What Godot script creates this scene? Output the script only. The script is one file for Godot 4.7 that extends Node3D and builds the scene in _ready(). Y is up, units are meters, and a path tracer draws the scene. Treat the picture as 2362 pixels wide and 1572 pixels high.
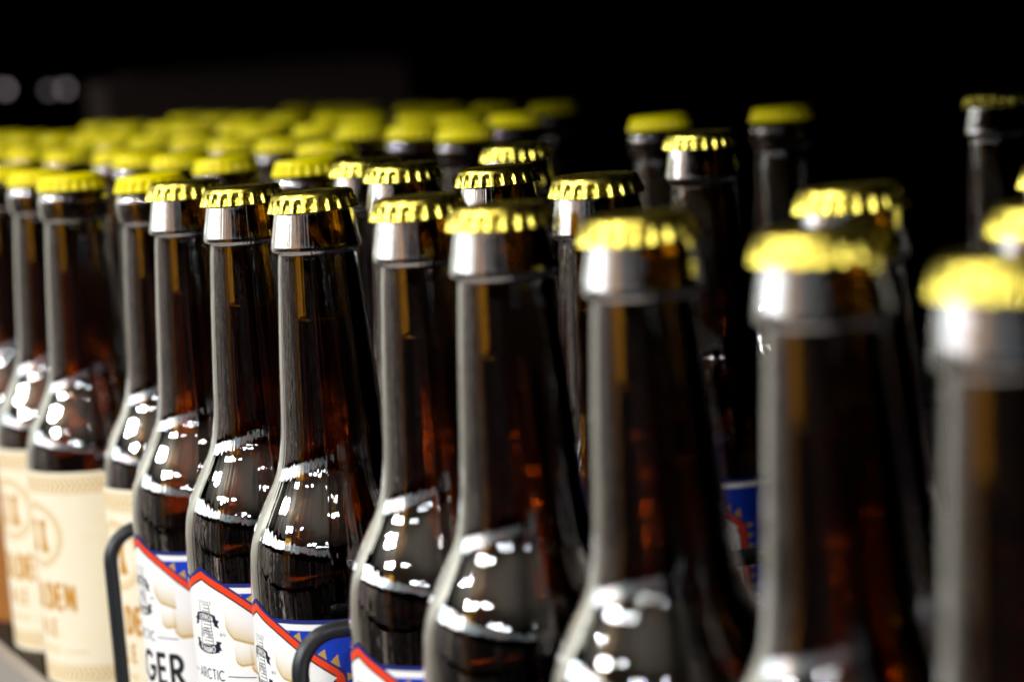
extends Node3D

# Metres, y up. The bottles stand on the shelf at y = 0; the front row runs along z, the aisle is on -x, the shelf interior on +x.
const SKIRT := 0.222          # height of the lower edge of a crown cap
const EYE := Vector3(-0.2682, 0.2743, 0.7714)
var rng := RandomNumberGenerator.new()
var taken := {}
var M := {}
var mesh_glass: ArrayMesh
var mesh_glass_ale: ArrayMesh
var mesh_beer: ArrayMesh
var mesh_gap: ArrayMesh
var mesh_cap: ArrayMesh
var mesh_lager: ArrayMesh
var mesh_ale: ArrayMesh

# ------------------------------------------------------------------ helpers
func lin(r: float, g: float, b: float, a := 1.0) -> Color:
	var c := Color(r, g, b).linear_to_srgb()
	c.a = a
	return c

func numbered(called: String) -> String:
	var n: int = taken.get(called, 0)
	taken[called] = n + 1
	return called if n == 0 else "%s_%03d" % [called, n]

func tag(o: Node3D, label: String, category: String, group := "", kind := "") -> void:
	o.set_meta("label", label)
	if category: o.set_meta("category", category)
	if group: o.set_meta("group", group)
	if kind: o.set_meta("kind", kind)

func thing(called: String, at: Vector3, turn := 0.0) -> Node3D:
	var o := Node3D.new()
	o.name = numbered(called)
	add_child(o)
	o.position = at
	o.rotation.y = turn
	return o

func part(called: String, mesh: Mesh, mat: Material, parent: Node3D, at := Vector3.ZERO) -> MeshInstance3D:
	var o := MeshInstance3D.new()
	o.name = called if parent != self else numbered(called)
	o.mesh = mesh
	o.material_override = mat
	o.position = at
	o.cast_shadow = GeometryInstance3D.SHADOW_CASTING_SETTING_ON
	parent.add_child(o, true)
	return o

func box(size: Vector3) -> BoxMesh:
	var b := BoxMesh.new()
	b.size = size
	return b

# A grid of points as one smooth surface; outward says which way the normals go (1: as (row x column) gives, -1: the other way).
func grid_mesh(P: Array, UV: Array, wrap: bool, flip: bool) -> ArrayMesh:
	var rows: int = P.size()
	var cols: int = P[0].size()
	var v := PackedVector3Array()
	var n := PackedVector3Array()
	var t := PackedVector2Array()
	var ix := PackedInt32Array()
	n.resize(rows * cols)
	for i in rows:
		for j in cols:
			v.append(P[i][j])
			t.append(UV[i][j])
	for i in rows - 1:
		for j in cols - 1:
			var a := i * cols + j
			var b := a + 1
			var c := a + cols
			var d := c + 1
			for tri in [[a, c, b], [b, c, d]]:
				var p: int = tri[0]
				var q: int = tri[1]
				var r: int = tri[2]
				var f := (v[q] - v[p]).cross(v[r] - v[p])
				if f.length() < 1e-14: continue
				if flip:
					f = -f
					ix.append_array([p, q, r])
				else:
					ix.append_array([p, r, q])
				for k in [p, q, r]: n[k] += f
	if wrap:
		for i in rows:
			var s := n[i * cols] + n[i * cols + cols - 1]
			n[i * cols] = s
			n[i * cols + cols - 1] = s
	for k in n.size():
		n[k] = n[k].normalized() if n[k].length() > 1e-16 else Vector3.UP
	var arr := []
	arr.resize(Mesh.ARRAY_MAX)
	arr[Mesh.ARRAY_VERTEX] = v
	arr[Mesh.ARRAY_NORMAL] = n
	arr[Mesh.ARRAY_TEX_UV] = t
	arr[Mesh.ARRAY_INDEX] = ix
	var m := ArrayMesh.new()
	m.add_surface_from_arrays(Mesh.PRIMITIVE_TRIANGLES, arr)
	return m

# Spline through profile points (radius, height), bottom to top.
func spline(pts: Array, sub: int) -> Array:
	var out := []
	for i in pts.size() - 1:
		var p0: Vector2 = pts[maxi(i - 1, 0)]
		var p1: Vector2 = pts[i]
		var p2: Vector2 = pts[i + 1]
		var p3: Vector2 = pts[mini(i + 2, pts.size() - 1)]
		var d1 := p1.distance_to(p2)
		var m1 := (p2 - p0) / maxf(p0.distance_to(p1) + d1, 1e-6) * d1
		var m2 := (p3 - p1) / maxf(d1 + p2.distance_to(p3), 1e-6) * d1
		var steps := maxi(1, mini(sub, int(ceil(d1 / 0.0006))))
		for k in steps:
			var t := float(k) / steps
			var t2 := t * t
			var t3 := t2 * t
			out.append((2 * t3 - 3 * t2 + 1) * p1 + (t3 - 2 * t2 + t) * m1 + (-2 * t3 + 3 * t2) * p2 + (t3 - t2) * m2)
	out.append(pts[-1])
	return out

func lathe(prof: Array, seg: int, flip: bool, seam := 0.0) -> ArrayMesh:
	var angs := []
	for j in seg + 1: angs.append(TAU * j / seg)
	if seam > 0.0:
		for c in [0.172, 0.672]:
			for e in [-0.0042, -0.002, 0.002, 0.0042]: angs.append(TAU * (c + e))
		angs.sort()
	var P := []
	var UV := []
	for q in prof:
		var row := []
		var uv := []
		for a in angs:
			var r: float = q.x
			if seam > 0.0 and r > 0.012 and q.y > 0.1:
				for c in [0.172, 0.672]:
					if absf(a / TAU - c) < 0.0026 and q.y > SKIRT - 0.111: r += seam
			row.append(Vector3(r * sin(a), q.y, r * cos(a)))
			uv.append(Vector2(a / TAU, q.y / 0.23))
		P.append(row)
		UV.append(uv)
	return grid_mesh(P, UV, true, flip)

func bent_tube(path: Array, r: float, seg := 14) -> ArrayMesh:
	var P := []
	var UV := []
	var side := Vector3(0, 0, 1)
	for i in path.size():
		var d: Vector3 = (path[mini(i + 1, path.size() - 1)] - path[maxi(i - 1, 0)]).normalized()
		var up := d.cross(side).normalized()
		var row := []
		var uv := []
		for j in seg + 1:
			var a := TAU * j / seg
			row.append(path[i] + (side * cos(a) + up * sin(a)) * r)
			uv.append(Vector2(float(j) / seg, float(i) / path.size()))
		P.append(row)
		UV.append(uv)
	var cap0 := []
	var cap1 := []
	for j in seg + 1:
		cap0.append(path[0])
		cap1.append(path[-1])
	P.push_front(cap0)
	P.push_back(cap1)
	UV.push_front(UV[0])
	UV.push_back(UV[-1])
	return grid_mesh(P, UV, true, true)

# ------------------------------------------------------------------ drawing of the printed labels (millimetres to pixels)
var img: Image
var S := 12.0
var O := Vector2.ZERO

func span(x0: float, x1: float, y: int, c: Color) -> void:
	var a := maxi(0, int(round(x0)))
	var b := mini(img.get_width(), int(round(x1)))
	if b > a and y >= 0 and y < img.get_height(): img.fill_rect(Rect2i(a, y, b - a, 1), c)

func poly(pts: Array, c: Color) -> void:
	var q := []
	var lo := 1e9
	var hi := -1e9
	for p in pts:
		var w: Vector2 = (p - O) * S
		q.append(w)
		lo = minf(lo, w.y)
		hi = maxf(hi, w.y)
	for y in range(maxi(0, int(floor(lo))), mini(img.get_height() - 1, int(ceil(hi))) + 1):
		var xs := []
		for i in q.size():
			var a: Vector2 = q[i]
			var b: Vector2 = q[(i + 1) % q.size()]
			var yy := y + 0.5
			if (a.y <= yy) != (b.y <= yy): xs.append(a.x + (yy - a.y) / (b.y - a.y) * (b.x - a.x))
		xs.sort()
		for i in range(0, xs.size() - 1, 2): span(xs[i], xs[i + 1], y, c)

func disc(p: Vector2, r: float, c: Color) -> void:
	var w := (p - O) * S
	var k := r * S
	for y in range(int(floor(w.y - k)), int(ceil(w.y + k)) + 1):
		var dy := y + 0.5 - w.y
		if absf(dy) < k:
			var h := sqrt(k * k - dy * dy)
			span(w.x - h, w.x + h, y, c)

func stroke(pts: Array, width: float, c: Color, round_ends := true) -> void:
	for i in pts.size() - 1:
		var a: Vector2 = pts[i]
		var b: Vector2 = pts[i + 1]
		if a.distance_to(b) < 1e-5: continue
		var nn := (b - a).normalized().orthogonal() * width * 0.5
		poly([a + nn, b + nn, b - nn, a - nn], c)
	for i in pts.size():
		if round_ends or (i > 0 and i < pts.size() - 1): disc(pts[i], width * 0.5, c)

func arc(cx: float, cy: float, rx: float, ry: float, d0: float, d1: float, n := 16) -> Array:
	var out := []
	for i in n + 1:
		var a := deg_to_rad(lerpf(d0, d1, float(i) / n))
		out.append(Vector2(cx + rx * cos(a), cy + ry * sin(a)))
	return out

# Strokes of a capital letter in a box one unit high, and its width.
func glyph(ch: String) -> Array:
	match ch:
		"L": return [0.46, [[Vector2(0, 0), Vector2(0, 1), Vector2(0.46, 1)]]]
		"A": return [0.84, [[Vector2(0, 1), Vector2(0.42, 0), Vector2(0.84, 1)], [Vector2(0.16, 0.66), Vector2(0.68, 0.66)]]]
		"G": return [0.98, [arc(0.5, 0.5, 0.5, 0.5, -45, -360, 22) + [Vector2(1.0, 0.54), Vector2(0.56, 0.54)]]]
		"E": return [0.5, [[Vector2(0.5, 0), Vector2(0, 0), Vector2(0, 1), Vector2(0.5, 1)], [Vector2(0, 0.49), Vector2(0.45, 0.49)]]]
		"R": return [0.56, [[Vector2(0, 1), Vector2(0, 0), Vector2(0.24, 0)] + arc(0.24, 0.27, 0.27, 0.27, -90, 90, 10) + [Vector2(0, 0.54)], [Vector2(0.22, 0.54), Vector2(0.56, 1)]]]
		"P": return [0.52, [[Vector2(0, 1), Vector2(0, 0), Vector2(0.24, 0)] + arc(0.24, 0.28, 0.28, 0.28, -90, 90, 10) + [Vector2(0, 0.56)]]]
		"C": return [0.86, [arc(0.5, 0.5, 0.5, 0.5, -48, -312, 20)]]
		"T": return [0.56, [[Vector2(0, 0), Vector2(0.56, 0)], [Vector2(0.28, 0), Vector2(0.28, 1)]]]
		"I": return [0.02, [[Vector2(0.01, 0), Vector2(0.01, 1)]]]
		"O": return [1.0, [arc(0.5, 0.5, 0.5, 0.5, 0, 360, 24)]]
		"N": return [0.66, [[Vector2(0, 1), Vector2(0, 0), Vector2(0.66, 1), Vector2(0.66, 0)]]]
		"M": return [0.86, [[Vector2(0, 1), Vector2(0.1, 0), Vector2(0.43, 0.85), Vector2(0.76, 0), Vector2(0.86, 1)]]]
		"D": return [0.66, [[Vector2(0.2, 0), Vector2(0, 0), Vector2(0, 1), Vector2(0.2, 1)] + arc(0.2, 0.5, 0.46, 0.5, 90, -90, 14)]]
		"1": return [0.3, [[Vector2(0, 0.2), Vector2(0.25, 0), Vector2(0.25, 1)]]]
		"8": return [0.5, [arc(0.25, 0.25, 0.22, 0.25, 0, 360, 12), arc(0.25, 0.74, 0.26, 0.26, 0, 360, 12)]]
		"7": return [0.5, [[Vector2(0, 0), Vector2(0.5, 0), Vector2(0.18, 1)]]]
		"3": return [0.5, [arc(0.22, 0.26, 0.26, 0.26, -140, 90, 10) + arc(0.22, 0.75, 0.28, 0.25, -90, 140, 10)]]
	return [0.4, []]

# Word centred on a curve: bend lifts the middle of the line by so many millimetres.
func word(text: String, mid: Vector2, h: float, sx: float, gap: float, width: float, c: Color, bend := 0.0) -> void:
	var total := -gap
	for ch in text: total += glyph(ch)[0] * h * sx + gap
	var x := mid.x - total / 2
	for ch in text:
		var g := glyph(ch)
		for line in g[1]:
			var pts := []
			for p in line:
				var px: float = x + p.x * h * sx
				var k := (px - mid.x) / (total / 2)
				pts.append(Vector2(px, mid.y + p.y * h - bend * (1.0 - k * k)))
			stroke(pts, width, c, false)
		x += g[0] * h * sx + gap

# Upper edge of the lager label's layers: depth below the label's peak at u millimetres from its middle.
func lager_top(u: float) -> float:
	var a := absf(u)
	if a < 9.5: return 4.8 * pow(a / 9.5, 0.92) + 0.35 * exp(-a * a / 0.8) - 0.35
	return 4.8
func red_top(u: float) -> float:
	var a := absf(u)
	var xs := [0.0, 5.0, 10.0, 14.0, 18.0, 22.0, 26.5, 32.0]
	var ys := [1.5, 3.5, 5.6, 7.8, 10.4, 13.3, 16.4, 20.0]
	for i in xs.size() - 1:
		if a <= xs[i + 1]: return lerpf(ys[i], ys[i + 1], (a - xs[i]) / (xs[i + 1] - xs[i]))
	return 20.0

func shield(inset: float, bottom: float) -> Array:
	var right := []
	for i in 33:
		var u := 32.0 * i / 32.0
		right.append(Vector2(minf(u, 34.6 - inset), red_top(u) + inset * 1.2))
	var r := 2.6
	var x := 34.6 - inset
	if inset < 3.0: right.append_array(arc(x - r, 20.9 + r + inset * 1.2, r, r, -60, 0, 8))
	right.append(Vector2(x, bottom))
	var out := right.duplicate()
	for i in range(right.size() - 1, -1, -1): out.append(Vector2(-right[i].x, right[i].y))
	return out

func draw_lager() -> ImageTexture:
	S = 12.0
	O = Vector2(-52, -1)
	img = Image.create(1248, 1020, false, Image.FORMAT_RGB8)
	var navy := Color(0.10, 0.15, 0.42)
	var blue := Color(0.02, 0.20, 0.68)
	var white := Color(0.93, 0.92, 0.90)
	var red := Color(0.90, 0.24, 0.07)
	var black := Color(0.10, 0.10, 0.12)
	var gold := Color(0.72, 0.57, 0.28)
	img.fill(blue)
	img.fill_rect(Rect2i(0, 0, 1248, int(7.3 * S)), navy)
	poly([Vector2(-52, 6.2), Vector2(52, 6.2), Vector2(52, 8.2), Vector2(-52, 8.2)], white)
	# gold triangles that sit on the red band, then beside its upright sides
	for s in [-1.0, 1.0]:
		for k in 6:
			var a := 10.2 + k * 3.95
			poly([Vector2(s * a, red_top(a) - 0.2), Vector2(s * (a + 3.4), red_top(a + 3.4) - 0.2), Vector2(s * (a + 3.0), maxf(red_top(a + 3.4) - 4.4, 8.5))], gold)
		for k in 14:
			var y := 21.5 + k * 3.9
			poly([Vector2(s * 34.6, y), Vector2(s * 34.6, y + 3.2), Vector2(s * 38.4, y + 1.0)], gold)
	poly(shield(-0.75, 90), navy)
	poly(shield(0.0, 90), red)
	poly(shield(2.05, 90), black)
	poly(shield(2.55, 90), white)
	# lined golden river shapes
	for reg in [[10.0, 20.2, 0], [13.0, 19.8, 1], [18.6, 31.0, 2]]:
		for xi in range(int((reg[0] - O.x) * S), int((reg[1] - O.x) * S)):
			var u := xi / S + O.x
			var top := 0.0
			var bot := 0.0
			if reg[2] == 0:
				top = 13.6 + (u - 10.0) * 0.3
				bot = 19.8 + 4.4 * pow(clampf((u - 10.0) / 3.0, 0, 1), 0.6) + 1.6 * clampf((u - 13.0) / 7.0, 0, 1)
			elif reg[2] == 1:
				var k := (u - 13.0) / 6.8
				top = 25.0
				bot = 31.2 + 2.4 * pow(clampf(k * 3.0, 0, 1), 0.5) - 1.0 * k
			else:
				var k := clampf((u - 18.6) / 3.0, 0, 1)
				top = 22.0 + (u - 18.6) * 0.2
				bot = 33.0 + 4.0 * sqrt(k) - 0.12 * (u - 18.6)
			for yi in range(int((top - O.y) * S), int((bot - O.y) * S)):
				var t := (yi / S + O.y - top) / (bot - top)
				var line := 0.5 + 0.5 * sin(u * TAU / 0.62)
				var w := clampf(t * t * (0.25 + 0.75 * line) + (0.35 if t > 0.9 else 0.0), 0, 1)
				if u - reg[0] < 0.35: w = maxf(w, 0.5 * t)
				if xi < 1248 and yi < 1020: img.set_pixel(xi, yi, img.get_pixel(xi, yi).lerp(gold, w))
	# tower emblem with two banners
	var ink := Color(0.16, 0.18, 0.26)
	for k in 6: stroke([Vector2(-3.2 + k * 1.28, 11.6), Vector2(-2.7 + k * 1.28, 12.7)], 0.3, ink, false)
	for k in 13:
		var y := 13.0 + k * 1.12
		stroke([Vector2(-1.2 + 0.5 * sin(k * 2.1), y), Vector2(2.5 + 0.06 * k, y)], 0.24, ink, false)
	stroke([Vector2(-3, 12.9), Vector2(-2.6, 19), Vector2(-3.6, 27)], 0.35, ink, false)
	stroke([Vector2(2.6, 12.9), Vector2(3.0, 19), Vector2(3.6, 27)], 0.35, ink, false)
	for r in [1.6, 2.3, 3.0]: stroke(arc(-0.4, 24.2, r, r * 1.1, 180, 360, 12), 0.3, ink, false)
	var deep := Color(0.07, 0.08, 0.17)
	var ban1 := []
	var ban2 := []
	for k in 13:
		var x := -5.2 + 10.4 * k / 12.0
		ban1.append(Vector2(x, 16.9 + 0.045 * x * x * 0.55))
		ban2.append(Vector2(x * 1.12, 28.3 - 0.035 * x * x))
	poly([Vector2(4.6, 17.2), Vector2(7.2, 18.0), Vector2(6.3, 19.0), Vector2(7.0, 20.6), Vector2(4.6, 19.8)], deep)
	poly([Vector2(-4.6, 17.2), Vector2(-7.2, 18.0), Vector2(-6.3, 19.0), Vector2(-7.0, 20.6), Vector2(-4.6, 19.8)], deep)
	poly([Vector2(5.0, 25.0), Vector2(7.6, 25.2), Vector2(6.6, 26.4), Vector2(7.4, 28.2), Vector2(5.0, 28.2)], deep)
	poly([Vector2(-5.0, 25.0), Vector2(-7.6, 25.2), Vector2(-6.6, 26.4), Vector2(-7.4, 28.2), Vector2(-5.0, 28.2)], deep)
	stroke(ban1, 2.7, deep, false)
	stroke(ban2, 2.9, deep, false)
	word("TORNION", Vector2(0, 16.7), 1.7, 0.62, 0.52, 0.34, white, 0.55)
	word("PANIMO", Vector2(0, 26.8), 1.9, 0.72, 0.55, 0.36, white, -0.7)
	word("1873", Vector2(8.2, 22.2), 0.9, 0.9, 0.3, 0.16, ink)
	# words
	word("ARCTIC", Vector2(0, 35.2), 3.3, 0.86, 0.85, 0.5, Color(0.10, 0.12, 0.25))
	stroke([Vector2(9.2, 36.8), Vector2(20.0, 36.8)], 0.34, navy, false)
	stroke([Vector2(-20.0, 36.8), Vector2(-9.2, 36.8)], 0.34, navy, false)
	word("LAGER", Vector2(0, 43.4), 10.2, 0.86, 3.0, 2.1, black)
	for k in 5: stroke([Vector2(-18, 60.0 + k * 2.2), Vector2(18 - (k % 3) * 2.0, 60.0 + k * 2.2)], 0.5, Color(0.55, 0.55, 0.58), false)
	img.generate_mipmaps()
	return ImageTexture.create_from_image(img)

func draw_ale() -> ImageTexture:
	S = 10.0
	O = Vector2(-52, 0)
	img = Image.create(1040, 900, false, Image.FORMAT_RGB8)
	var cream := Color(0.93, 0.885, 0.775)
	var gold := Color(0.76, 0.53, 0.13)
	var pale := Color(0.78, 0.61, 0.28)
	img.fill(cream)
	rng.seed = 5
	for k in 260:
		var p := Vector2(rng.randf_range(-52, 52), rng.randf_range(0, 90))
		disc(p, rng.randf_range(0.5, 2.6), cream.lerp(Color(0.93, 0.86, 0.72), rng.randf() * 0.5))
	for y0 in [2.4, 81.2]:
		stroke([Vector2(-52, y0), Vector2(52, y0)], 0.5, pale, false)
		stroke([Vector2(-52, y0 + 6.0), Vector2(52, y0 + 6.0)], 0.5, pale, false)
		for k in 42:
			var x := -52.0 + k * 2.5
			stroke([Vector2(x, y0 + 0.8), Vector2(x + 1.5, y0 + 3.0), Vector2(x, y0 + 5.2)], 0.95, pale, false)
	# ring emblem with a figure
	stroke(arc(0, 26.6, 15.0, 13.4, 0, 360, 60), 0.5, pale, false)
	for k in 44:
		var a := TAU * k / 44.0
		stroke([Vector2(13.2 * cos(a), 26.6 + 11.7 * sin(a)), Vector2(14.3 * cos(a + 0.05), 26.6 + 12.7 * sin(a + 0.05))], 0.9, pale, false)
	stroke(arc(0, 26.6, 12.4, 10.9, 0, 360, 60), 0.4, pale, false)
	for s in [-1.0, 1.0]:
		poly([Vector2(s * 1.2, 20.6), Vector2(s * 6.4, 20.0), Vector2(s * 5.0, 24.5), Vector2(s * 5.2, 28.0), Vector2(s * 7.0, 33.6), Vector2(s * 1.4, 34.0), Vector2(s * 2.4, 28.0), Vector2(s * 2.2, 24.0)], gold)
	word("GOLDEN", Vector2(0, 47.2), 9.8, 0.56, 2.4, 2.1, gold)
	word("ALE", Vector2(0, 62.2), 6.4, 0.62, 3.0, 1.4, gold)
	word("ARCTIC", Vector2(0, 73.8), 2.4, 0.8, 1.2, 0.5, pale)
	stroke([Vector2(10, 75), Vector2(22, 75)], 0.4, pale, false)
	stroke([Vector2(-22, 75), Vector2(-10, 75)], 0.4, pale, false)
	img.generate_mipmaps()
	return ImageTexture.create_from_image(img)

# A paper label wrapped round the bottle; its middle faces local +z.
func label_mesh(half: float, d0: float, d1: float, top: Callable, o: Vector2, size: Vector2) -> ArrayMesh:
	var P := []
	var UV := []
	for i in 14:
		var row := []
		var uv := []
		for j in 121:
			var u := lerpf(-half, half, j / 120.0)
			var t: float = top.call(u)
			var low := d1 - d0
			var corner := absf(u) - (half - 2.5)
			if corner > 0.0:
				low -= 2.5 - sqrt(maxf(0.0, 6.25 - corner * corner))
			var dep := lerpf(t, low, i / 13.0)
			var a := u / 30.4
			var r := 0.03056
			row.append(Vector3(r * sin(a), SKIRT - (d0 + dep) * 0.001, r * cos(a)))
			uv.append(Vector2((u - o.x) / size.x, (dep - o.y) / size.y))
		P.append(row)
		UV.append(uv)
	return grid_mesh(P, UV, false, false)

func ale_top(u: float) -> float:
	var corner := absf(u) - 47.5
	return 2.5 - sqrt(maxf(0.0, 6.25 - corner * corner)) if corner > 0.0 else 0.0

# ------------------------------------------------------------------ bottle meshes
func build_meshes() -> void:
	var prof := []
	for q in [[222, 0.0], [218.5, 12.0], [219.5, 20.0], [222.0, 26.0], [221.4, 28.2], [219.5, 29.6], [216, 30.4], [206, 30.45], [190, 30.4], [160, 30.4], [130, 30.4], [116, 30.35], [112, 30.2], [109, 29.95], [105.5, 29.45], [102, 28.6],
			[99, 27.5], [96, 26.2], [93, 24.65], [90, 22.95], [87, 21.3], [84, 19.85], [81, 18.7], [78, 17.85], [75, 17.25], [72, 16.8], [68, 16.4], [62, 16.0], [54, 15.5], [46, 14.98], [38, 14.45], [30, 13.85],
			[23, 13.3], [18, 12.9], [15, 12.6], [13.6, 12.45], [13.05, 12.6], [12.75, 13.3], [12.4, 14.0], [11.9, 14.36], [11.3, 14.46], [10.6, 14.38], [7, 13.68], [3, 12.92], [0, 12.38], [-2.5, 12.2], [-4.6, 12.0], [-5.2, 10.5], [-5.3, 0.0]]:
		prof.append(Vector2(q[1] * 0.001, SKIRT - q[0] * 0.001))
	mesh_glass = lathe(spline(prof, 4), 96, false, 0.00017)
	var prof2 := []
	for q in prof:   # the ale bottles have a rounder collar
		var d: float = (SKIRT - q.y) * 1000.0
		if d < 12.8 and d > -1.0:
			var k := (d - 6.5) / 6.5
			prof2.append(Vector2(0.0126 + 0.0019 * sqrt(maxf(0.0, 1.0 - k * k)), q.y))
		else: prof2.append(q)
	mesh_glass_ale = lathe(spline(prof2, 4), 96, false, 0.00017)
	var beer := []
	for q in [[214, 0.0], [213, 14.0], [214, 24.0], [211, 27.0], [206, 27.8], [160, 27.9], [116, 27.7], [109, 27.2], [102, 25.6], [96, 23.2], [90, 20.0], [84, 16.9], [78, 15.4], [72, 14.5], [62, 13.8], [50, 13.1], [40, 12.4], [34.6, 12.0], [33.7, 11.9], [34.3, 11.2], [34.6, 8.0], [34.6, 0.0]]:
		beer.append(Vector2(q[1] * 0.001, SKIRT - q[0] * 0.001))
	mesh_beer = lathe(spline(beer, 3), 56, true)
	var gap := []
	for q in [[34.2, 0.0], [34.2, 6.8], [33.8, 8.6], [33.3, 9.2], [28, 8.9], [20, 8.5], [12, 8.2], [4, 8.1], [-3, 8.1], [-4.5, 8.0], [-4.6, 0.0]]:
		gap.append(Vector2(q[1] * 0.001, SKIRT - q[0] * 0.001))
	mesh_gap = lathe(spline(gap, 3), 56, true)
	# crown cap: 21 flutes
	var P := []
	var UV := []
	var rings := [[0.0, 6.05, 0.0], [4.0, 6.07, 0.0], [8.0, 6.05, 0.0], [9.7, 5.98, 0.0], [10.1, 5.9, 0.0], [10.5, 5.86, 0.0], [10.9, 5.92, 0.0], [11.3, 5.96, 0.0], [11.8, 5.86, 0.0], [12.3, 5.62, 0.0], [12.7, 5.25, 0.0], [12.98, 4.8, 0.0], [13.12, 4.3, 0.02],
			[13.2, 3.85, 0.12], [13.24, 3.45, 0.42], [13.28, 3.05, 0.72], [13.36, 2.6, 0.92], [13.46, 2.1, 1.02], [13.6, 1.6, 1.05], [13.78, 1.15, 1.02], [13.98, 0.75, 0.95], [14.18, 0.38, 0.84], [14.32, 0.06, 0.74], [14.3, -0.12, 0.72], [14.1, -0.1, 0.7], [13.4, 0.6, 0.4], [12.9, 1.6, 0.2], [12.5, 2.4, 0.0]]
	for q in rings:
		var row := []
		var uv := []
		for j in 253:
			var a := TAU * j / 252.0
			var c := 0.5 + 0.5 * cos(21.0 * a)
			var w := smoothstep(0.15, 0.8, c)
			var r: float = (q[0] + q[2] * (w - 0.5)) * 0.001
			row.append(Vector3(r * sin(a), SKIRT + q[1] * 0.001, r * cos(a)))
			uv.append(Vector2(a / TAU, q[1] / 6.0))
		P.append(row)
		UV.append(uv)
	mesh_cap = grid_mesh(P, UV, true, true)
	mesh_lager = label_mesh(50.0, 119.5, 203.0, lager_top, Vector2(-52, -1), Vector2(104, 85))
	mesh_ale = label_mesh(50.0, 113.7, 203.2, ale_top, Vector2(-52, 0), Vector2(104, 90))

func streaks() -> ImageTexture:
	# moulded glass: fine streaks that run up the neck, and a slight orange peel
	var w := 512
	var h := 256
	var im := Image.create(w, h, false, Image.FORMAT_RGB8)
	var n1 := FastNoiseLite.new()
	n1.seed = 3
	n1.frequency = 0.05
	var n2 := FastNoiseLite.new()
	n2.seed = 9
	n2.frequency = 0.06
	for x in w:
		var a := TAU * x / w
		var p := Vector2(cos(a), sin(a)) * 90.0
		for y in h:
			var s := n1.get_noise_3d(p.x * 4.0, p.y * 4.0, y * 0.22)
			var t := n2.get_noise_3d(p.x * 3.0, p.y * 3.0, y * 3.2)
			var v := clampf(0.5 + 0.42 * s + 0.13 * t, 0.0, 1.0)
			im.set_pixel(x, y, Color(v, v, v))
	return ImageTexture.create_from_image(im)

func scuffs(seed_: int, freq: float, lo: float, hi: float) -> NoiseTexture2D:
	var n := FastNoiseLite.new()
	n.seed = seed_
	n.frequency = freq
	n.fractal_octaves = 4
	var t := NoiseTexture2D.new()
	t.width = 256
	t.height = 256
	t.seamless = true
	t.noise = n
	var g := Gradient.new()
	g.set_color(0, Color(lo, lo, lo))
	g.set_color(1, Color(hi, hi, hi))
	t.color_ramp = g
	return t

func plain(c: Color, rough: float, metal := 0.0) -> StandardMaterial3D:
	var m := StandardMaterial3D.new()
	m.albedo_color = c
	m.roughness = rough
	m.metallic = metal
	return m

func materials() -> void:
	var glass := StandardMaterial3D.new()
	glass.albedo_color = lin(0.28, 0.118, 0.007, 0.0)
	glass.roughness = 0.0
	glass.refraction_enabled = true
	glass.refraction_scale = 0.052
	glass.transparency = BaseMaterial3D.TRANSPARENCY_ALPHA
	glass.heightmap_enabled = true
	glass.heightmap_texture = streaks()
	glass.heightmap_scale = 0.016
	M.glass = glass
	var beer := StandardMaterial3D.new()
	beer.albedo_color = lin(0.38, 0.115, 0.016, 0.0)
	beer.roughness = 0.0
	beer.refraction_enabled = true
	beer.refraction_scale = 0.0135
	beer.transparency = BaseMaterial3D.TRANSPARENCY_ALPHA
	M.beer = beer
	var air := StandardMaterial3D.new()
	air.albedo_color = lin(0.16, 0.12, 0.08, 0.0)
	air.roughness = 0.0
	air.refraction_enabled = true
	air.refraction_scale = 0.052
	air.transparency = BaseMaterial3D.TRANSPARENCY_ALPHA
	M.air = air
	var gold := plain(lin(0.80, 0.655, 0.10), 0.29, 1.0)
	gold.roughness_texture = scuffs(4, 0.02, 0.6, 1.2)
	gold.uv1_triplanar = true
	gold.uv1_scale = Vector3(30, 30, 30)
	M.gold = gold
	gold.metallic_specular = 0.5
	var yellow := plain(lin(0.86, 0.72, 0.0), 0.34, 0.0)
	yellow.metallic_specular = 0.2
	yellow.clearcoat_enabled = true
	yellow.clearcoat = 0.2
	yellow.clearcoat_roughness = 0.12
	M.yellow = yellow
	M.silver = plain(lin(0.7, 0.7, 0.72), 0.25, 1.0)
	var lager := plain(Color.WHITE, 0.42)
	lager.albedo_texture = draw_lager()
	lager.texture_repeat = false
	M.lager = lager
	var ale := plain(Color.WHITE, 0.5)
	ale.albedo_texture = draw_ale()
	ale.texture_repeat = false
	M.ale = ale
	M.copper = plain(lin(0.42, 0.16, 0.035), 0.4, 0.3)
	M.wire = plain(lin(0.012, 0.014, 0.016), 0.38)
	M.wire.heightmap_enabled = true
	M.wire.heightmap_texture = scuffs(8, 0.06, 0.0, 1.0)
	M.wire.heightmap_scale = 0.006
	M.wire.uv1_triplanar = true
	M.wire.uv1_scale = Vector3(60, 60, 60)
	M.shelf = plain(lin(0.02, 0.018, 0.016), 0.6)
	M.rail = plain(lin(0.30, 0.27, 0.23), 0.5)
	M.dark = plain(lin(0.006, 0.006, 0.006), 0.9)
	M.dark.metallic_specular = 0.0
	M.card = plain(lin(0.075, 0.046, 0.036), 0.85)
	M.ceiling = plain(lin(0.55, 0.52, 0.47), 0.9)
	M.floor = plain(lin(0.42, 0.40, 0.36), 0.6)
	M.pale = plain(lin(0.72, 0.71, 0.60), 0.9)

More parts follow.
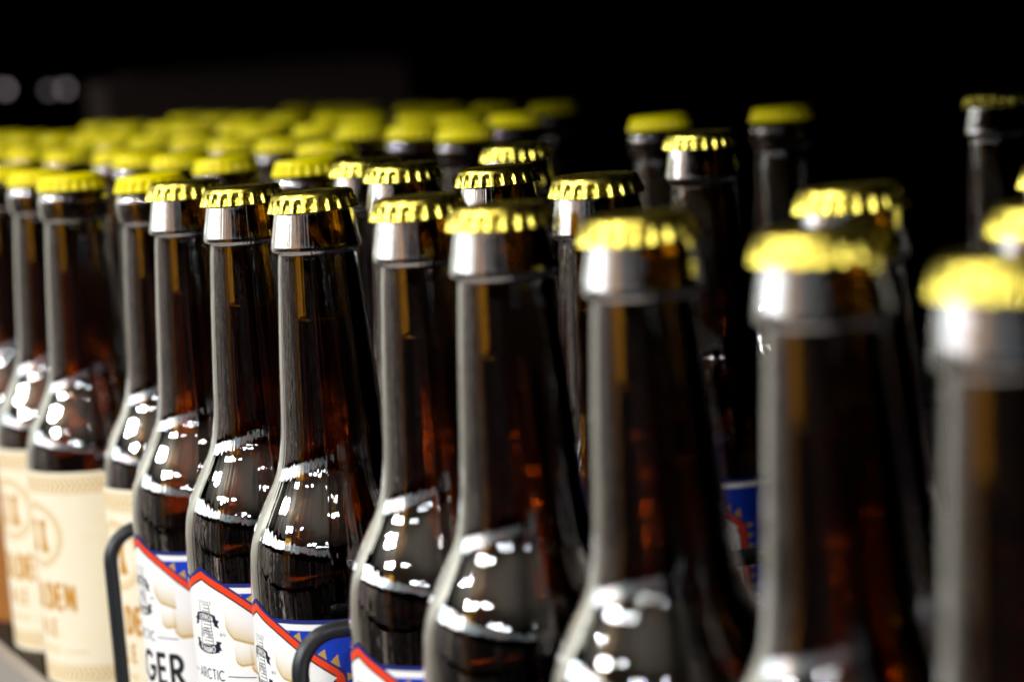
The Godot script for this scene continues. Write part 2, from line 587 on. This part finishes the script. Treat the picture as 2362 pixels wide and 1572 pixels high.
# ------------------------------------------------------------------ things
func bottle(along: float, into: float, kind: String, face: float, label: String, group: String) -> Node3D:
	var at := Vector3(into, 0, -along) * 0.001
	var o := thing("beer_bottle", at)
	part("glass", mesh_glass if kind == "lager" else mesh_glass_ale, M.glass, o)
	part("beer", mesh_beer, M.beer, o)
	part("air_gap", mesh_gap, M.air, o)
	var cap := part("crown_cap", mesh_cap, M.yellow if kind == "ale" else M.silver if kind == "far" else M.gold, o)
	var lean := Basis.from_euler(Vector3(deg_to_rad(rng.randf_range(-0.9, 0.9)), rng.randf() * TAU, deg_to_rad(rng.randf_range(-0.9, 0.9))))
	cap.transform = Transform3D(lean, Vector3(0, SKIRT, 0) - lean * Vector3(0, SKIRT, 0))
	if kind == "copper": cap.material_override = M.yellow
	var lab: MeshInstance3D
	if kind == "lager": lab = part("label", mesh_lager, M.lager, o)
	elif kind == "ale": lab = part("label", mesh_ale, M.ale, o)
	else: lab = part("label", mesh_ale, M.copper, o)
	# face: where the middle of the label looks, in degrees right of the direction to the camera
	var to_eye := Vector2(EYE.x - at.x, EYE.z - at.z)
	o.rotation.y = atan2(to_eye.x, to_eye.y) + deg_to_rad(face)
	o.rotation.x = deg_to_rad(rng.randf_range(-0.22, 0.22))
	o.rotation.z = deg_to_rad(rng.randf_range(-0.22, 0.22))
	tag(o, label, "bottle", group)
	return o

func lamp_area(at: Vector3, size: Vector2, look: Vector3, energy: float, col: Color, called: String) -> void:
	var l := AreaLight3D.new()
	l.name = called
	l.area_size = size
	l.area_normalize_energy = false
	l.light_energy = energy
	l.light_color = col
	l.shadow_enabled = true
	l.set("area_range", 12.0)
	add_child(l, true)
	l.position = at
	l.look_at_from_position(at, at + look, Vector3.FORWARD if absf(look.y) > 0.9 else Vector3.UP)

func glow(c: Color, e: float) -> StandardMaterial3D:
	var m := plain(c, 0.5)
	m.emission_enabled = true
	m.emission = c
	m.emission_energy_multiplier = e
	return m

const NTH := ["first", "second", "third", "fourth", "fifth", "sixth", "seventh", "eighth", "ninth", "tenth", "eleventh", "twelfth", "thirteenth", "fourteenth", "fifteenth"]

func _ready() -> void:
	rng.seed = 11
	# ---- camera
	var cam := Camera3D.new()
	cam.name = "camera"
	var attr := CameraAttributesPhysical.new()
	attr.frustum_focal_length = 91.66
	attr.frustum_focus_distance = 0.838
	attr.frustum_near = 0.02
	attr.frustum_far = 60.0
	attr.exposure_aperture = 8.0
	cam.attributes = attr
	add_child(cam)
	cam.position = EYE
	cam.rotation_order = EULER_ORDER_YXZ
	cam.rotation_degrees = Vector3(-6.912, -23.33, -4.706)
	cam.near = 0.02
	cam.far = 60.0
	# ---- air and exposure
	var we := WorldEnvironment.new()
	we.name = "world_environment"
	var env := Environment.new()
	env.background_mode = Environment.BG_COLOR
	env.background_color = Color.BLACK
	env.tonemap_mode = Environment.TONE_MAPPER_LINEAR
	env.tonemap_exposure = 1.0
	env.sdfgi_enabled = true
	env.ssao_enabled = true
	env.ssil_enabled = true
	we.environment = env
	add_child(we)
	materials()
	# ---- lit header signs across the aisle, printed with a few dark marks
	var tints := [lin(0.80, 0.92, 0.98), lin(0.98, 0.86, 0.86), lin(0.74, 0.90, 0.98), lin(0.94, 0.87, 0.90), lin(0.70, 0.88, 0.96), lin(0.80, 0.92, 1.0)]
	var bright := [1.0, 0.78, 0.95, 0.8, 0.45, 2.2]
	for k in 6:
		var z: float = [-1.95, -0.97, 0.01, 0.99, 1.97, 2.72][k]
		var long := 0.94 if k < 5 else 0.34
		var tall: float = [0.27, 0.24, 0.27, 0.25, 0.26, 0.30][k]
		var high: float = [0.60, 0.61, 0.64, 0.70, 0.82, 0.92][k]
		var s := thing("lightbox_sign", Vector3(-1.70, high, z))
		part("case", box(Vector3(0.06, tall + 0.04, long + 0.03)), M.dark, s, Vector3(-0.04, 0, 0))
		part("sign_face", box(Vector3(0.006, tall, long)), glow(tints[k], 0.6 * bright[k]), s)
		for j in 7:
			var w := rng.randf_range(0.02, 0.06)
			var mark := part("mark", box(Vector3(0.004, rng.randf_range(0.03, 0.13), w)), M.dark, s, Vector3(0.016, rng.randf_range(-0.09, 0.09), (rng.randf() - 0.5) * long * 0.9))
			mark.rotation.x = rng.randf_range(-0.6, 0.6)
		tag(s, "lit header sign panel %s from the far end across the aisle" % NTH[k], "sign", "lit header signs across the aisle")
		lamp_area(Vector3(-1.693, high, z), Vector2(long, tall), Vector3(1, 0, 0), 0.74 * bright[k], tints[k], "sign_light")
	# ---- square ceiling panels, and round spots over the aisle
	for k in 5:
		var at := Vector3([-2.6, -3.1, -2.7, -2.9, -3.3][k], [1.85, 1.75, 1.9, 1.7, 1.9][k], -1.75 + k * 1.12)
		var lamp_long: float = [0.30, 0.52, 0.22, 0.62, 0.40][k]
		var s := thing("ceiling_lamp", at)
		part("housing", box(Vector3(0.17, 0.03, lamp_long + 0.04)), M.pale, s, Vector3(0, 0.02, 0))
		part("panel", box(Vector3(0.13, 0.01, lamp_long)), glow(Color(1, 1, 1), 3.0), s)
		tag(s, "oblong white ceiling panel lamp, %s from the far end of the aisle" % NTH[k], "lamp", "oblong panel lamps over the aisle")
		lamp_area(at - Vector3(0, 0.012, 0), Vector2(lamp_long, 0.13), Vector3(0, -1, 0), 122.0, lin(0.93, 0.97, 1.0), "panel_light")
		lamp_area(at + Vector3(0, 0.05, 0), Vector2(lamp_long, 0.15), Vector3(0, 1, 0), 36.0, lin(1.0, 0.95, 0.90), "panel_light")
	for k in 3:
		var at := Vector3(-0.95 + 0.1 * k, 1.75, -1.2 + k * 1.25)
		var s := thing("spot_lamp", at)
		var dd := CylinderMesh.new()
		dd.top_radius = 0.06
		dd.bottom_radius = 0.075
		dd.height = 0.09
		part("housing", dd, M.pale, s, Vector3(0, 0.055, 0))
		var bulb := SphereMesh.new()
		bulb.radius = 0.05
		bulb.height = 0.035
		part("bulb", bulb, glow(Color(1, 0.96, 0.95), 4.0), s)
		tag(s, "round spot lamp over the aisle, %s from the far end" % NTH[k], "lamp", "round spot lamps over the aisle")
		lamp_area(at - Vector3(0, 0.02, 0), Vector2(0.10, 0.10), Vector3(-0.55, -1, 0), 200.0, Color(1, 0.96, 0.95), "bulb_light")
	for k in 3:
		var at: Vector3 = [Vector3(0.642, 0.239, -3.219), Vector3(0.703, 0.232, -3.192), Vector3(0.726, 0.232, -3.182)][k]
		var s := thing("far_lamp", at)
		var bulb := SphereMesh.new()
		bulb.radius = 0.005
		bulb.height = 0.010
		part("bulb", bulb, glow(lin(1.0, 0.86, 0.92), [0.9, 0.35, 0.7][k]), s)
		var stem := CylinderMesh.new()
		stem.top_radius = 0.0015
		stem.bottom_radius = 0.002
		stem.height = at.y
		part("stem", stem, M.dark, s, Vector3(0, -0.5 * at.y - 0.004, 0))
		tag(s, "tiny pale lamp far away, %s of three blurred discs from the left edge" % NTH[k], "lamp", "tiny far lamps blurred to discs")
	# ---- large structure
	var floor_ := part("floor", box(Vector3(6.5, 0.02, 9.0)), M.floor, self, Vector3(-3.2, -1.0, 0.0))
	floor_.set_meta("kind", "structure")
	var ceil_ := part("ceiling", box(Vector3(9.0, 0.02, 13.0)), M.ceiling, self, Vector3(-3.2, 3.3, 0.0))
	ceil_.set_meta("kind", "structure")
	var end_ := part("end_wall", box(Vector3(1.7, 2.6, 0.03)), M.pale, self, Vector3(-0.93, 0.3, -2.75))
	end_.set_meta("kind", "structure")
	var wall := part("wall", box(Vector3(0.04, 1.74, 6.0)), M.dark, self, Vector3(-1.80, -0.13, 0.2))
	wall.set_meta("kind", "structure")
	for k in 76:   # goods panels on the wall across the aisle, of uneven tone
		var z := -2.6 + k * 0.07
		for r in 2:
			var g := rng.randf_range(0.1, 0.7) if rng.randf() < 0.4 else rng.randf_range(0.0, 0.06)
			var b := rng.randf_range(0.025, 0.075)
			part("panel", box(Vector3(0.05, 0.50, b)), plain(lin(g, g * rng.randf_range(0.8, 1.0), g * rng.randf_range(0.75, 1.05)), 0.6), wall, Vector3(0.06 + rng.randf() * 0.02, 0.24 - r * 0.56, z - 0.2))
	var shelf := part("shelf", box(Vector3(0.83, 0.02, 5.2)), M.shelf, self, Vector3(0.379, -0.01, -1.4))
	shelf.set_meta("kind", "structure")
	var over := part("upper_shelf", box(Vector3(0.80, 0.02, 5.2)), M.dark, self, Vector3(0.375, 0.386, -1.4))
	over.set_meta("kind", "structure")
	# ---- shelf edge, carton
	var rail := thing("price_rail", Vector3(-0.040, 0, -1.4))
	part("strip", box(Vector3(0.006, 0.051, 5.2)), M.rail, rail, Vector3(0, -0.0045, 0))
	tag(rail, "grey brown price rail along the shelf's front edge", "rail")
	var carton := thing("carton", Vector3(0.55, 0, -1.75), deg_to_rad(-8))
	part("case", box(Vector3(0.30, 0.250, 0.16)), M.card, carton, Vector3(0, 0.125, 0))
	part("flap", box(Vector3(0.26, 0.004, 0.10)), M.card, carton, Vector3(0.0, 0.2535, 0.05))
	tag(carton, "dim brown cardboard carton far back behind the yellow-capped bottles", "carton")
	# ---- bottles
	build_meshes()
	bottles()
	dividers()

func bottles() -> void:
	var lg := "gold-capped lager bottles"
	var front := [[140.1, 0.5, -72], [70.8, 0.3, -57], [0, 0, -70.7], [-78.2, 4.6, -66], [-144.6, 1.4, -60], [-226.6, 1.6, -64], [-311.5, 0.3, -70], [-397, -13, -65]]
	var names := ["gold-capped lager bottle beside the left wire divider, letters GER on its label", "gold-capped lager bottle whose white label shows the whole emblem and the word ARCTIC", "sharply focused gold-capped lager bottle left of the middle wire divider", "gold-capped lager bottle just right of the middle wire divider",
		"second gold-capped front bottle to the right of the middle wire divider", "blurred gold-capped front bottle standing before the blue label edge", "blurred gold-capped front bottle right of the blue label edge, under another cap", "most blurred and largest gold-capped bottle, cut by the right frame edge"]
	for i in front.size():
		bottle(front[i][0], front[i][1], "lager", front[i][2], names[i], lg)
	var second := [[163, 80, -50, "gold-capped bottle behind the front row, mostly hidden by its neighbour's cap"], [106.2, 73.1, 20, "gold-capped bottle right behind the sharpest bottle's cap, two flush caps overlapping"], [27.6, 75.2, 100, "sharp gold-capped bottle in the second row with a glinting clear collar"],
		[-68.8, 66.5, 140, "second-row gold-capped bottle with pale streaked collar, directly behind two blurred caps"], [-214, 66.8, 60, "second-row gold-capped bottle whose blurred cap floats above a larger front cap"], [-315, 56, 30, "second-row blurred gold cap at the right frame edge, lower one"],
		[161.3, 142.6, 40, "gold-capped bottle in the third row, half hidden behind a sharp cap"], [-219, 130, 80, "third-row gold cap at the right frame edge, upper one"], [114.6, 198.2, -52, "gold-capped bottle deep in the shelf with a blue label edge and a bare collar"], [190, 386, 70, "lone gold-capped bottle far back at the upper right corner"]]
	for s in second:
		bottle(s[0], s[1], "lager", s[2], s[3], lg)
	var yl := "yellow-capped golden ale bottles"
	var starts := [215.0, 219.0, 372.0, 381.0, 482.0, 600.0]
	var counts := [3, 12, 10, 10, 9, 7]
	for r in starts.size():
		for k in counts[r]:
			var al: float = starts[r] + k * 73.5 + rng.randf_range(-5, 5)
			if r == 0: al = [217, 288.5, 362][k]
			if r == 1 and k == 1: al = 306
			if r == 1 and k == 2: al = 386
			var into := r * 71.0 + rng.randf_range(-5, 5) + 2.0
			if r == 0: into = [11, -3, 0][k]
			var face := -64.0 + rng.randf_range(-4, 4) if r == 0 else rng.randf_range(-180, 180)
			bottle(al, into, "ale", face, "yellow-capped golden ale bottle, %s row back from the aisle, %s along from the gold-capped bottles" % [NTH[r], NTH[k]], yl)
	bottle(259, 317, "ale", 120, "lone yellow-capped bottle standing on its own deep right in the shelf", yl)
	bottle(289, 271, "ale", 70, "yellow-capped bottle deep in the shelf just behind a gold cap", yl)
	for k in 9:
		bottle(436 + k * 73.0, rng.randf_range(-3, 3), "copper", -60, "yellow-capped bottle with copper label beyond the cream labels, %s in its row" % NTH[k], "copper-labelled bottles beyond the ale")

func dividers() -> void:
	var where := [[178.0, "black wire divider with a bent corner left of the GER label"], [-39.0, "black wire divider with a bent corner in front of the sharpest bottle's label"], [-262.0, "black wire divider hidden low among the right-hand bottles"]]
	for w in where:
		var o := thing("wire_divider", Vector3(0, 0, -w[0] * 0.001))
		var path := []
		var top := 0.222 - 0.1245
		path.append(Vector3(-0.0305, 0.0, 0))
		for k in 8: path.append(Vector3(-0.0305, 0.01 + (top - 0.022) * k / 7.0, 0))
		for k in range(1, 13):
			var a := PI / 2 * k / 12.0
			path.append(Vector3(-0.0305 + 0.012 * (1 - cos(a)), top - 0.012 + 0.012 * sin(a), 0))
		for k in range(1, 20): path.append(Vector3(-0.0185 + 0.55 * k / 19.0, top, 0))
		part("wire", bent_tube(path, 0.0027), M.wire, o)
		tag(o, w[1], "wire divider", "black wire shelf dividers")
